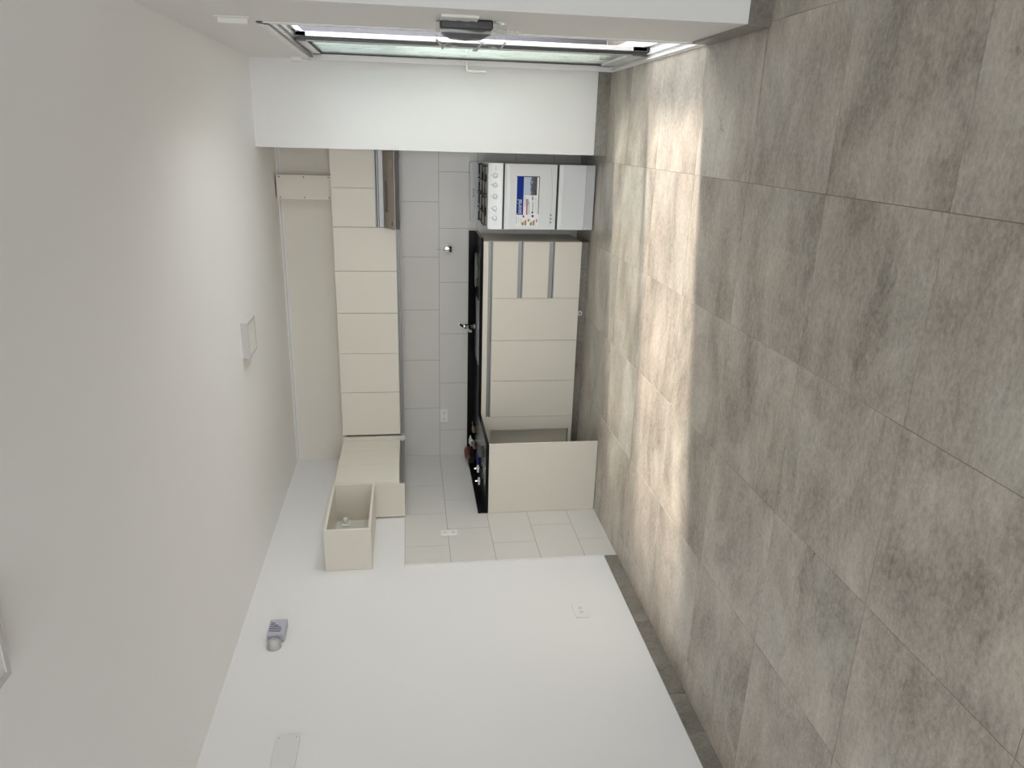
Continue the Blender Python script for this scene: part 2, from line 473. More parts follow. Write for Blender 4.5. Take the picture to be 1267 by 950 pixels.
# baseboards of cut floor tile
def skirting(name, label, pieces):
    root = None
    for lo, hi in pieces:
        if root is None:
            e = bpy.data.objects.new(name, None); COL.objects.link(e); e['kind'] = 'structure'; e['label'] = label
            e.location = (lo[0], lo[1], 0); root = e
        obj('skirting_tile', box(B(), lo, hi, 0.0012), 'base', root)
SH = 0.088
ps = []; y = YT - 0.008
for y2 in [-1.912] + [-2.512 - 0.6 * k for k in range(0, 10)] + [YB]:
    y2 = max(y2, YB)
    ps.append(((0, y2 + 0.0015, 0), (0.011, y - 0.0015, SH))); y = y2
skirting('baseboard_left', 'grey porcelain baseboard along the left wall', ps)
skirting('baseboard_kitchen', 'grey porcelain baseboard under the wall beside the stove', [((XK - 0.002, YA - 0.011, 0), (XR - 0.001, YA, SH))])
skirting('baseboard_right', 'grey porcelain baseboard next to the balcony door', [((XR - 0.011, YN, 0), (XR, DY0 - 0.02, SH))])
skirting('baseboard_near', 'grey porcelain baseboard under the near wall', [((XR - 0.011, YN - 0.011, 0), (3.6, YN, SH)), ((3.603, YN - 0.011, 0), (4.2, YN, SH)), ((4.203, YN - 0.011, 0), (XE, YN, SH))])

# ---------------------------------------------------------------- balcony outside the door
struct('balcony_floor', box(B(), (XR + 0.15, -3.2, -0.15), (3.95, -0.6, -0.035)), 'pink', 'pinkish terrazzo balcony floor')
bw = struct('balcony_wall', box(B(), (XR + 0.15, -0.6, -0.15), (4.1, -0.45, 2.6)), 'stucco', 'rough grey stucco wall at the end of the balcony')
obj('skirting', box(B(), (XR + 0.15, -0.615, -0.035), (3.95, -0.6, 0.0)), 'whiteplas', bw)
obj('border_tile', box(B(), (XR + 0.15, -0.86, -0.036), (3.95, -0.62, -0.030)), 'brown', bw)
struct('unseen_parapet', box(B(), (3.95, -3.2, -0.15), (4.05, -0.6, 0.55)), 'stucco')  # unseen parapet added; its height decides how far in the sun beam starts

# ---------------------------------------------------------------- balcony door
FX0, FX1 = XR - 0.006, XR + 0.10
bm = B()
box(bm, (FX0, DY1 - 0.035, 0.0), (FX1, DY1, DH), 0.002); box(bm, (FX0, DY0, 0.0), (FX1, DY0 + 0.035, DH), 0.002)
box(bm, (FX0, DY0, DH - 0.03), (FX1, DY1, DH), 0.002)
d1 = struct('door_1', bm, 'lacquer', 'white aluminium sliding balcony door, its near half open')
bm = B(); box(bm, (FX0, DY0, -0.03), (FX1 + 0.05, DY1, 0.006))
for x in (3.176, 3.2045, 3.246): box(bm, (x - 0.003, DY0 + 0.035, 0.006), (x + 0.003, DY1 - 0.035, 0.020))
obj('sill_track', bm, 'lacquer', d1)
bm = B()
for x in (3.178, 3.2095, 3.246): box(bm, (x - 0.003, DY0 + 0.035, DH - 0.045), (x + 0.003, DY1 - 0.035, DH - 0.03))
obj('head_track', bm, 'alu', d1)
bm = B(); box(bm, (FX0, DY0 + 0.012, DH - 0.05), (FX0 + 0.02, DY0 + 0.05, DH - 0.022))
obj('corner_plug', bm, 'rubber', d1)
def sash(x0, x1, y0, y1, handle):
    z0, z1 = 0.022, DH - 0.045; sw = 0.055
    bm = B()
    box(bm, (x0, y0, z0), (x1, y0 + 0.045, z1), 0.002); box(bm, (x0, y1 - sw, z0), (x1, y1, z1), 0.002)
    box(bm, (x0, y0, z0), (x1, y1, z0 + 0.085), 0.002); box(bm, (x0, y0, z1 - 0.055), (x1, y1, z1), 0.002)
    s = obj('sash', bm, 'lacquer', d1)
    gy0, gy1, gz0, gz1 = y0 + 0.045, y1 - sw, z0 + 0.085, z1 - 0.055
    xm = (x0 + x1) / 2
    obj('pane', box(B(), (xm - 0.0025, gy0, gz0), (xm + 0.0025, gy1, gz1)), 'doorglass' if handle else 'glass', s)
    bm = B()
    for xx in (x0 - 0.001, xm + 0.003):
        xe = xm - 0.003 if xx < xm else x1 + 0.001
        box(bm, (xx, gy1 - 0.014, gz0), (xe, gy1, gz1)); box(bm, (xx, gy0, gz0), (xe, gy0 + 0.006, gz1))
        box(bm, (xx, gy0, gz1 - 0.012), (xe, gy1, gz1))
    obj('gasket', bm, 'rubber', s)
    bm = B(); box(bm, (x0 - 0.002, y0 + 0.004, z0 - 0.008), (x1 + 0.003, y0 + 0.03, z0 + 0.016)); box(bm, (x0 - 0.002, y0 + 0.004, z1 - 0.02), (x1 + 0.003, y0 + 0.03, z1 + 0.006))
    obj('guide_block', bm, 'rubber', s)
    if handle:
        obj('edge_seal', box(B(), (x0 + 0.001, y0 - 0.006, z0), (x1, y0, z1)), 'rubber', s, label='dark rubber edge seal')
    if handle:
        bm = B(); yh = y1 - 0.028
        box(bm, (x0 - 0.008, yh - 0.016, 0.86), (x0, yh + 0.016, 1.03), 0.002)
        tube(bm, [(x0 - 0.004, yh, 0.995), (x0 - 0.056, yh, 0.995), (x0 - 0.065, yh, 0.985), (x0 - 0.067, yh, 0.87)], 0.0095)
        obj('handle', bm, 'whiteplas', s, smooth=True, label='white pull handle')
sash(3.196, 3.213, -1.62, DY1 - 0.037, True)
sash(3.216, 3.240, -1.63, DY1 - 0.037, False)

# ---------------------------------------------------------------- worktop, sink, taps
ZW, ZU = 0.852, 0.828
wt = thing('worktop', 'black polished granite worktop, L shaped, with a low upstand against the tiles', 'worktop', (1.0, -0.24, ZU))
SX0, SX1, SY0, SY1 = 0.98, 1.50, -0.40, -0.15
bm = B(); y0, y1 = -0.475, -TW
box(bm, (0.576, y0, ZU), (SX0, y1, ZW)); box(bm, (SX1, y0, ZU), (2.0, y1, ZW))
box(bm, (SX0, y0, ZU), (SX1, SY0, ZW)); box(bm, (SX0, SY1, ZU), (SX1, y1, ZW))
box(bm, (TW, -1.109, ZU), (0.576, y1, ZW))
obj('slab', bm, 'granite', wt)
tag(obj('granite_upstand', box(B(), (TW, -TW - 0.02, ZW), (2.0, -TW, 0.905), 0.001), 'granite'), 'long black granite upstand along the back wall behind the sink', 'upstand')
tag(obj('granite_upstand', box(B(), (TW, -1.109, ZW), (TW + 0.02, -TW - 0.021, 0.905), 0.001), 'granite'), 'short black granite upstand along the left wall over the worktop leg', 'upstand')
sk = thing('sink', 'stainless steel sink bowl set in the black worktop', 'sink', (1.24, -0.275, 0.70))
bm = B()
for a, b in (((SX0, SY0), (SX1, SY0 + 0.004)), ((SX0, SY1 - 0.004), (SX1, SY1)), ((SX0, SY0), (SX0 + 0.004, SY1)), ((SX1 - 0.004, SY0), (SX1, SY1))):
    box(bm, (a[0], a[1], 0.69), (b[0], b[1], ZW - 0.004))
box(bm, (SX0, SY0, 0.686), (SX1, SY1, 0.69))
obj('bowl', bm, 'alu', sk)
obj('drain', lathe(B(), [(0.04, 0.0), (0.04, 0.004), (0.03, 0.003), (0.0, 0.002)], (1.24, -0.27, 0.69)), 'chrome', sk, smooth=True)
bm = B(); o_ = 0.006
for a, b in (((SX0 - o_, SY0 - o_), (SX1 + o_, SY0)), ((SX0 - o_, SY1), (SX1 + o_, SY1 + o_)), ((SX0 - o_, SY0), (SX0, SY1)), ((SX1, SY0), (SX1 + o_, SY1))):
    box(bm, (a[0], a[1], ZW), (b[0], b[1], ZW + 0.003))
obj('rim', bm, 'chrome', sk)
fc = thing('faucet', 'chrome single lever faucet behind the sink, lever tipped up', 'faucet', (1.215, -0.09, ZW))
obj('body', lathe(B(), [(0.026, 0), (0.026, 0.008), (0.019, 0.012), (0.018, 0.07), (0.021, 0.075), (0.020, 0.095), (0.0, 0.102)], (1.215, -0.09, ZW)), 'chrome', fc, smooth=True)
obj('spout', tube(B(), [(1.215, -0.10, ZW + 0.045), (1.215, -0.15, ZW + 0.062), (1.215, -0.22, ZW + 0.066), (1.215, -0.245, ZW + 0.055), (1.215, -0.25, ZW + 0.04)], [0.013, 0.012, 0.011, 0.011, 0.012], 10), 'chrome', fc, smooth=True)
obj('lever', tube(B(), [(1.213, -0.09, ZW + 0.085), (1.222, -0.10, ZW + 0.105), (1.238, -0.112, ZW + 0.128)], [0.015, 0.011, 0.008], 10), 'black', fc, smooth=True, label='black lever')
obj('lever_tip', lathe(B(), [(0, -0.009), (0.007, -0.006), (0.009, 0), (0.007, 0.006), (0, 0.009)], (1.241, -0.114, ZW + 0.133), n=12), 'chrome', fc, smooth=True)
wv = thing('wall_valve', 'round chrome stop valve on the back wall tiles above the worktop', 'valve', (1.85, -TW, 1.05))
obj('flange', lathe(B(), [(0.034, 0), (0.033, 0.008), (0.022, 0.012)], (1.85, -TW, 1.085), (0, -1, 0)), 'chrome', wv, smooth=True)
obj('knob', lathe(B(), [(0.018, 0.01), (0.020, 0.03), (0.028, 0.036), (0.029, 0.05), (0.022, 0.06), (0.0, 0.064)], (1.85, -TW, 1.085), (0, -1, 0)), 'chrome', wv, smooth=True)
obj('outlet_nozzle', lathe(B(), [(0.018, 0.0), (0.024, 0.02), (0.024, 0.03), (0.0, 0.03)], (1.85, -0.040, 1.075), (0, -0.2, -1)), 'black', wv, smooth=True)
obj('lever', tube(B(), [(1.85, -0.06, 1.12), (1.85, -0.062, 1.165)], 0.0025, 6), 'chrome', wv)
obj('lever_tip', lathe(B(), [(0, -0.006), (0.006, 0), (0, 0.006)], (1.85, -0.062, 1.168), n=10), 'whiteplas', wv, smooth=True)

# ---------------------------------------------------------------- base cabinets
YF = -0.475          # face of the fronts
YC_ = -0.457         # carcass front
def front(name, x0, x1, z0, z1, parent, y=YF, t=0.017):
    return obj(name, box(B(), (x0 + 0.0012, y, z0), (x1 - 0.0012, y + t, z1), 0.001), 'cream', parent)
def grip_x(x0, x1, z0, z1, parent, y=YF):
    """aluminium J-profile running along x"""
    d = y + 0.002
    pts = [(d, z0), (d, z0 + 0.008), (d + 0.012, z0 + 0.012), (d + 0.012, z1 - 0.010), (d, z1 - 0.008), (d, z1), (d + 0.017, z1), (d + 0.017, z0)]
    return obj('handle_profile', prism(B(), pts, 0, x0 + 0.001, x1 - 0.001), 'alu', parent, label='brushed aluminium grip profile')
def carcass(x0, x1, z0, z1, parent, y0=-TW - 0.001, y1=YC_, open_front=True, mat_='carcass'):
    bm = B(); t = 0.016
    box(bm, (x0, y1, z0), (x0 + t, y0, z1)); box(bm, (x1 - t, y1, z0), (x1, y0, z1))
    box(bm, (x0 + t, y1, z0), (x1 - t, y0, z0 + t)); box(bm, (x0 + t, y1, z1 - t), (x1 - t, y0, z1))
    box(bm, (x0 + t, y0 - 0.006, z0 + t), (x1 - t, y0, z1 - t))
    return obj('carcass', bm, mat_, parent)
def legs(xs, parent):
    for x in xs:
        for y in (-0.385, -0.06):
            obj('leg', lathe(B(), [(0.022, 0), (0.022, 0.01), (0.014, 0.016), (0.014, 0.05), (0.024, 0.056), (0.024, 0.064)], (x, y, 0), n=12), 'greyplas', parent, smooth=True)
Z0, Z1, ZTOP = 0.064, 0.753, ZU
c = thing('drawer_cabinet', 'cream three drawer base cabinet beside the stove', 'cabinet', (1.756, -0.24, 0), 'cream base cabinets under the black worktop')
x0, x1 = 1.536, 1.976
carcass(x0, x1, Z0, ZTOP, c); legs((1.60, 1.91), c)
obj('top_rail', box(B(), (x0, YF, 0.789), (x1, YC_, ZTOP - 0.001), 0.001), 'cream', c)
for z0, z1, gz in ((0.560, Z1, 0.789), (0.318, 0.518, 0.560), (Z0, 0.272, 0.318)):
    d = front('drawer', x0, x1, z0, z1, c)
    grip_x(x0, x1, z1, gz, d)
c = thing('sink_cabinet', 'cream two door base cabinet under the sink', 'cabinet', (1.195, -0.24, 0), 'cream base cabinets under the black worktop')
x0, x1 = 0.854, 1.536
bm = B(); t = 0.016
box(bm, (x0, YC_, Z0), (x0 + t, -0.009, ZTOP)); box(bm, (x1 - t, YC_, Z0), (x1, -0.009, ZTOP)); box(bm, (x0 + t, YC_, Z0), (x1 - t, -0.009, Z0 + t))
obj('carcass', bm, 'carcass', c); legs((0.92, 1.405), c)
obj('top_rail', box(B(), (x0, YF, 0.789), (x1, YC_, ZTOP - 0.001), 0.001), 'cream', c)
for a, b in ((0.854, 1.195), (1.195, 1.536)):
    d = front('door', a, b, Z0, Z1, c); grip_x(a, b, Z1, 0.789, d)
c = thing('corner_cabinet', 'cream corner base cabinet with one door and an open bay by the end panel', 'cabinet', (0.43, -0.24, 0), 'cream base cabinets under the black worktop')
x0, x1 = 0.03, 0.854
bm = B(); t = 0.016
box(bm, (x1 - t, YC_, Z0), (x1, -0.009, ZTOP)); box(bm, (x0, YC_, Z0), (x0 + t, -0.009, ZTOP)); box(bm, (x0 + t, YC_, Z0), (x1 - t, -0.009, Z0 + t))
box(bm, (x0 + t, -0.015, Z0 + t), (x1 - t, -0.009, ZTOP - t)); box(bm, (x0 + t, YC_, ZTOP - t), (x1 - t, -0.009, ZTOP))
box(bm, (0.43, YC_, Z0 + t), (0.446, -0.015, ZTOP - t))
obj('carcass', bm, 'carcass', c); legs((0.10, 0.78), c)
obj('top_rail', box(B(), (0.5425, YF, 0.789), (x1, YC_, ZTOP - 0.001), 0.001), 'cream', c)
d = front('door', 0.5425, 0.854, Z0, Z1, c); grip_x(0.5425, 0.854, Z1, 0.789, d)
obj('filler_panel', box(B(), (0.427, YC_ - 0.016, Z0), (0.541, YC_, ZTOP - 0.001), 0.001), 'cream', c)
bm = B(); box(bm, (0.03, YC_ - 0.016, Z0), (0.427, YC_, 0.092)); box(bm, (0.03, YC_ - 0.016, 0.75), (0.427, YC_, ZTOP - 0.001)); box(bm, (0.03, YC_ - 0.016, 0.092), (0.05, YC_, 0.75))
obj('bay_frame', bm, 'cream', c)
obj('bay_back', box(B(), (0.05, YC_ + 0.03, 0.092), (0.427, YC_ + 0.042, 0.75)), 'carcass', c)
pl = thing('plinth', 'grey porcelain plinth strip recessed under the base cabinets', 'plinth', (0.99, -0.42, 0))
for a, b in ((0.012, 0.57), (0.573, 1.17), (1.173, 1.76), (1.763, 1.97)):
    obj('skirting_tile', box(B(), (a, -0.43, 0.0), (b, -0.421, Z0 - 0.004)), 'base', pl)
kn = thing('drain_cap', 'small round white cap on the plinth under the sink cabinet', 'cap', (1.405, -0.431, 0.046))
obj('ring', lathe(B(), [(0.020, 0.0), (0.020, 0.006), (0.013, 0.008)], (1.405, -0.430, 0.040), (0, -1, 0), 14), 'whiteplas', kn, smooth=True)
obj('plug', lathe(B(), [(0.011, 0.006), (0.011, 0.012), (0.0, 0.013)], (1.405, -0.430, 0.040), (0, -1, 0), 12), 'lightprint', kn, smooth=True)
ep = tag(obj('end_panel', box(B(), (0.009, -1.109, 0.004), (0.576, -1.091, ZU - 0.001), 0.001), 'cream'), 'broad cream panel carrying the near end of the worktop', 'panel')

# ---------------------------------------------------------------- wall cabinets
YU = -0.30
UZ0, UZ1, DZ0 = 1.452, 1.958, 1.488
YUC = YU + 0.017
def ugrip(x0, x1, z0, z1, parent):
    pts = [(YU + 0.003, z0), (YU + 0.003, z0 + 0.009), (YU + 0.014, z0 + 0.013), (YU + 0.014, z1 - 0.012), (YU + 0.003, z1 - 0.008), (YU + 0.003, z1), (YUC, z1), (YUC, z0)]
    obj('handle_profile', prism(B(), pts, 0, x0 + 0.001, x1 - 0.001), 'alu', parent, label='brushed aluminium grip profile')
def wall_cab(name, label, doors, z0, dz0):
    x0, x1 = doors[0][0], doors[-1][1]
    c = thing(name, label, 'cabinet', ((x0 + x1) / 2, -0.15, z0), 'cream wall cabinets on the back wall')
    carcass(x0, x1, z0, UZ1, c, y1=YUC)
    for a, b in doors:
        d = front('door', a, b, dz0, UZ1, c, y=YU)
        ugrip(a, b, z0, dz0, d)
    return c
wall_cab('hood_cabinet', 'short cream wall cabinet with two doors above the range hood', [(2.05, 2.338), (2.338, 2.615)], 1.612, 1.638)
wall_cab('wall_cabinet', 'cream two door wall cabinet next to the range hood', [(1.380, 1.713), (1.713, 2.049)], UZ0, DZ0)
wall_cab('wall_cabinet', 'cream two door wall cabinet second from the range hood', [(0.718, 1.048), (1.048, 1.379)], UZ0, DZ0)
wall_cab('wall_cabinet', 'cream one door wall cabinet in the corner end of the back wall', [(0.342, 0.717)], UZ0, DZ0)
c = thing('corner_wall_cabinet', 'cream wall cabinet on the left wall, seen sideways in the corner', 'cabinet', (0.15, -0.55, UZ0))
bm = B(); t = 0.016; X1 = 0.283; yn, yf_ = -1.108, -0.012
box(bm, (0.012, yn, UZ0), (X1, yn + t, UZ1)); box(bm, (0.012, yf_ - t, UZ0), (X1, yf_, UZ1)); box(bm, (0.012, yn + t, UZ0 + 0.03), (X1, yf_ - t, UZ0 + 0.03 + t))
box(bm, (0.012, yn + t, UZ1 - t), (X1, yf_ - t, UZ1)); box(bm, (0.012, yn + t, UZ0 + 0.03 + t), (0.018, yf_ - t, UZ1 - t))
obj('carcass', bm, 'cream', c)
for a, b in ((-0.32, -0.493), (-0.493, -0.79), (-0.79, -1.106)):
    d = obj('door', box(B(), (X1, b + 0.0012, DZ0 + 0.004), (0.30, a - 0.0012, UZ1), 0.001), 'cream', c)
    pts = [(0.297, UZ0), (0.297, UZ0 + 0.010), (0.287, UZ0 + 0.014), (0.287, DZ0 - 0.012), (0.297, DZ0 - 0.006), (0.297, DZ0 + 0.002), (0.283, DZ0 + 0.002), (0.283, UZ0)]
    obj('handle_profile', prism(B(), pts, 1, b + 0.001, a - 0.001), 'alu', d, label='brushed aluminium grip profile')
obj('corner_post', box(B(), (X1, -0.318, UZ0), (0.328, -0.285, UZ1 - 0.003)), 'carcass', c)
# open niche box
c = thing('niche_shelf', 'open cream box shelf on the left wall at the end of the wall cabinets', 'shelf', (0.15, -1.44, 1.668))
ya, yb, za, zb, xb = -1.782, -1.112, 1.668, 1.968, 0.30; t = 0.017
obj('side_panel', box(B(), (0.001, ya, za), (xb, ya + t, zb), 0.001), 'cream', c)
obj('side_panel', box(B(), (0.001, yb - t, za), (xb, yb, zb), 0.001), 'cream', c)
obj('bottom_panel', box(B(), (0.001, ya + t, za), (xb, yb - t, za + t), 0.001), 'cream', c)
obj('top_panel', box(B(), (0.001, ya + t, zb - t), (xb, yb - t, zb), 0.001), 'cream', c)
obj('back_panel', box(B(), (0.001, ya + t, za + t), (0.007, yb - t, zb - t)), 'carcass', c)
s = thing('socket', 'small white socket inside the open box shelf', 'socket', (0.012, -1.175, 1.855))
obj('plate', box(B(), (0.0072, -1.225, 1.852), (0.018, -1.140, 1.910), 0.002), 'whiteplas', s)
obj('plug', box(B(), (0.018, -1.195, 1.868), (0.05, -1.150, 1.900), 0.004), 'whiteplas', s)

# ---------------------------------------------------------------- range hood
h = thing('range_hood', 'slim brown steel range hood with slots, under the short wall cabinet', 'hood', (2.335, -0.22, 1.453))
hx0, hx1 = 2.052, 2.612
obj('housing', box(B(), (hx0, -0.30, 1.555), (hx1, -0.012, 1.608), 0.001), 'guard', h)
pts = [(-0.30, 1.575), (-0.315, 1.574), (-0.335, 1.560), (-0.445, 1.496), (-0.455, 1.488), (-0.455, 1.486), (-0.30, 1.486)]
obj('sloped_panel', prism(B(), pts, 0, hx0 - 0.004, hx1), 'steel', h)
pts = [(-0.452, 1.485), (-0.455, 1.480), (-0.450, 1.456), (-0.44, 1.453), (-0.02, 1.453), (-0.02, 1.485)]
obj('visor', prism(B(), pts, 0, hx0 + 0.002, hx1), 'steel_dark', h)
obj('filter', box(B(), (hx0 + 0.05, -0.40, 1.449), (hx1 - 0.05, -0.06, 1.453)), 'alu', h)
def slope(d):   # a point on the sloped face, d from 0 (top) to 1 (lip)
    return (-0.335 - 0.110 * d, 1.560 - 0.064 * d)
nrm = Vector((0, -0.064, 0.110)).normalized()
bm = B()
for k in range(20):
    x = 2.17 + 0.0115 * k
    y, z = slope(0.12)
    box(bm, (x, y - 0.010, z - 0.001), (x + 0.007, y + 0.006, z + 0.006))
o = obj('vent_slot', bm, 'black', h); o['kind'] = 'stuff'
y, z = slope(0.78)
for x in (2.085, 2.098): obj('button', lathe(B(), [(0.005, -0.002), (0.005, 0.004), (0, 0.005)], (x, y, z), nrm, 10), 'black', h, smooth=True)
for k in range(4):
    for j in range(2):
        yy, zz = slope(0.55 + 0.22 * j)
        obj('indicator', lathe(B(), [(0.0035, -0.001), (0.0035, 0.0015), (0, 0.002)], (2.50 + 0.014 * k, yy, zz), nrm, 8), 'chrome', h)

# ---------------------------------------------------------------- stove
SY = -0.55; sx0, sx1 = 2.076, 2.549
s = thing('stove', 'white four burner gas stove with a blue sticker on its oven door', 'stove', ((sx0 + sx1) / 2, -0.30, 0))
bm = B(); box(bm, (sx0 + 0.004, SY + 0.02, 0.035), (sx1 - 0.004, -0.05, 0.775)); obj('body', bm, 'white', s)
pts = [(SY, 0.700), (SY - 0.002, 0.708), (SY + 0.006, 0.800), (SY + 0.012, 0.806), (SY + 0.03, 0.806), (SY + 0.03, 0.700)]
cp = obj('control_panel', prism(B(), pts, 0, sx0, sx1), 'white', s)
bm = B(); box(bm, (sx0, SY + 0.004, 0.775), (sx1, -0.05, 0.808), 0.004, 2); hb = obj('hob_rim', bm, 'white', s)
bm = B(); box(bm, (sx0 + 0.014, SY + 0.03, 0.806), (sx1 - 0.014, -0.075, 0.811), 0.002); obj('hob_tray', bm, 'hob', s)
obj('gap_shade_strip', box(B(), (sx0 + 0.003, SY + 0.006, 0.686), (sx1 - 0.003, SY + 0.021, 0.702)), 'rubber', s)  # dark strip stands in for shade in the gap below the control panel
obj('gap_shade_strip', box(B(), (sx0 + 0.003, SY + 0.006, 0.280), (sx1 - 0.003, SY + 0.021, 0.299)), 'rubber', s)  # same painted shade in the gap between oven door and drawer
# backguard with a pressed curve
bm = B(); bx0, bx1 = 2.068, 2.537
prism(bm, [(bx0, 0.81), (bx1, 0.81), (bx1, 0.900), (bx1 - 0.012, 0.906), (bx0 + 0.012, 0.896), (bx0, 0.888)], 1, -0.066, -0.048)
bgd = obj('backguard', bm, 'guard', s)
arc = [(bx0 + 0.006 + (bx1 - bx0 - 0.012) * t / 12, -0.067, 0.892 - 0.034 * math.sin(math.pi * t / 12) ** 0.7) for t in range(13)]
obj('pressed_line', tube(B(), arc, 0.002, 5), 'guard', bgd, smooth=True)
text('lettering', 'Escorial', 0.021, (2.302, -0.0665, 0.868), 'print', bgd, align='CENTER')
for x, y, r in ((2.19, -0.42, 0.034), (2.435, -0.42, 0.028), (2.19, -0.19, 0.028), (2.435, -0.19, 0.034)):
    b_ = obj('burner', lathe(B(), [(r, 0), (r, 0.008), (r * 0.7, 0.012), (0, 0.013)], (x, y, 0.811), n=16), 'iron', s, smooth=True)
for xa, xb_ in ((2.10, 2.305), (2.32, 2.525)):
    bm = B(); zt = 0.842
    ya_, yb_ = SY + 0.055, -0.095
    for (p, q) in (((xa, ya_), (xb_, ya_)), ((xa, yb_), (xb_, yb_)), ((xa, ya_), (xa, yb_)), ((xb_, ya_), (xb_, yb_)), ((xa, (ya_ + yb_) / 2), (xb_, (ya_ + yb_) / 2))):
        tube(bm, [(p[0], p[1], zt - 0.014), (q[0], q[1], zt - 0.014)], 0.0035, 6)
    xm = (xa + xb_) / 2
    for yc in (-0.42, -0.19):
        for dx, dy in ((1, 0), (-1, 0), (0, 1), (0, -1)):
            ox, oy = xm + dx * 0.10, yc + dy * 0.10
            tube(bm, [(ox, oy, zt - 0.014), (ox, oy, zt), (xm + dx * 0.03, yc + dy * 0.03, zt + 0.001)], 0.0035, 6)
    for x in (xa, xb_):
        for y in (ya_, yb_): tube(bm, [(x, y, 0.809), (x, y, zt + 0.002)], 0.004, 6)
    obj('grate', bm, 'iron', s, smooth=True)
for x in (2.462, 2.395, 2.314, 2.227, 2.158):
    k = obj('knob', lathe(B(), [(0.020, 0), (0.020, 0.003), (0.0155, 0.006), (0.0145, 0.024), (0.012, 0.027), (0, 0.028)], (x, SY + 0.002, 0.757), (0, -1, 0.06), 18), 'white', s, smooth=True)
    obj('grip', box(B(), (x - 0.003, SY - 0.033, 0.744), (x + 0.003, SY - 0.012, 0.772), 0.001), 'white', k)
    obj('mark', lathe(B(), [(0.0025, 0), (0.0025, 0.001), (0, 0.001)], (x + 0.002, SY + 0.0035, 0.786), (0, -1, 0.06), 8), 'print', k)
obj('print_line', box(B(), (2.495, SY - 0.0012, 0.752), (2.53, SY + 0.002, 0.7545)), 'lightprint', cp)
# oven door with bowed grip
def bowed(name, z0, z1, ztop_depth, parent):
    bm = B(); n = 14
    rows = []
    for i in range(n + 1):
        t = i / n; x = sx0 + 0.002 + (sx1 - sx0 - 0.004) * t
        bow = math.sin(math.pi * t)
        prof_ = [(SY + 0.022, z0), (SY + 0.001, z0), (SY - 0.001, z0 + 0.004), (SY - 0.001, z1 - ztop_depth - 0.014 * bow), (SY - 0.003 - 0.010 * bow, z1 - ztop_depth * 0.75 - 0.006 * bow), (SY - 0.006 - 0.010 * bow, z1 - ztop_depth * 0.45), (SY - 0.003 - 0.003 * bow, z1 - 0.008), (SY + 0.003, z1), (SY + 0.022, z1)]
        rows.append([bm.verts.new((x, y, z)) for y, z in prof_])
    fs = []
    m_ = len(rows[0])
    for a, b in zip(rows, rows[1:]):
        for i in range(m_): fs.append(bm.faces.new((a[i], a[(i + 1) % m_], b[(i + 1) % m_], b[i])))
    fs.append(bm.faces.new(rows[0])); fs.append(bm.faces.new(rows[-1][::-1]))
    bmesh.ops.recalc_face_normals(bm, faces=fs)
    return obj(name, bm, 'white', parent, smooth=True)
od = bowed('oven_door', 0.299, 0.687, 0.055, s)
dr = bowed('drawer', 0.080, 0.282, 0.045, s)
obj('skirt', box(B(), (sx0 + 0.002, SY + 0.004, 0.010), (sx1 - 0.002, SY + 0.03, 0.078), 0.001), 'guard', s)
for x in (sx0 + 0.04, sx1 - 0.04):
    for y in (SY + 0.05, -0.09):
        obj('foot', lathe(B(), [(0.014, 0), (0.016, 0.01), (0.012, 0.036)], (x, y, 0), n=10), 'black', s, smooth=True)
bm = B()
arc = [(sx0 + 0.03 + (sx1 - sx0 - 0.06) * t / 14, SY - 0.0012, 0.345 - 0.016 * math.sin(math.pi * t / 14)) for t in range(15)]
obj('pressed_line', tube(bm, arc, 0.0012, 4), 'guard', od)
# sticker
def st(name, x0, x1, z0, z1, m_, parent, e=0.0):
    return obj(name, box(B(), (x0, SY - 0.0022 - e, z0), (x1, SY - 0.001, z1)), m_, parent)
sk_ = st('sticker', 2.10, 2.462, 0.428, 0.600, 'paper', od)
st('sticker_header', 2.183, 2.460, 0.545, 0.596, 'blue', sk_, 0.0004)
text('lettering', 'Escorial', 0.047, (2.176, SY - 0.0028, 0.558), 'paper', sk_, sx=0.82)
st('sticker_edge', 2.456, 2.462, 0.428, 0.600, 'print', sk_, 0.0003)
st('sticker_edge', 2.19, 2.462, 0.428, 0.433, 'print', sk_, 0.0003)
# printed photograph of people outdoors, reduced to flat colour patches
def patch_mat():
    m = bpy.data.materials.new('sticker_photo'); m.use_nodes = True
    nt = m.node_tree; N = nt.nodes; L = nt.links; b = N['Principled BSDF']; b.inputs['Roughness'].default_value = 0.4
    tc = N.new('ShaderNodeTexCoord'); sep = N.new('ShaderNodeSeparateXYZ'); L.new(tc.outputs['Generated'], sep.inputs[0])
    n = N.new('ShaderNodeTexNoise'); n.inputs['Scale'].default_value = 4.5; n.inputs['Detail'].default_value = 5; L.new(tc.outputs['Generated'], n.inputs['Vector'])
    a = N.new('ShaderNodeMath'); a.operation = 'MULTIPLY_ADD'; a.inputs[1].default_value = 0.9; L.new(n.outputs['Fac'], a.inputs[0]); L.new(sep.outputs['Z'], a.inputs[2])
    r = N.new('ShaderNodeValToRGB'); e = r.color_ramp.elements
    e[0].position = 0.55; e[0].color = srgb(44, 40, 48)
    e[1].position = 1.25; e[1].color = srgb(182, 196, 214)
    for p, c_ in ((0.72, (74, 66, 72)), (0.86, (60, 74, 84)), (0.93, (146, 150, 160)), (0.985, (104, 132, 172))):
        q = e.new(p); q.color = srgb(*c_)
    L.new(a.outputs[0], r.inputs['Fac']); L.new(r.outputs['Color'], b.inputs['Base Color'])
    return m
M['photo'] = patch_mat()
st('sticker_photo', 2.327, 2.456, 0.446, 0.543, 'photo', sk_, 0.0003)
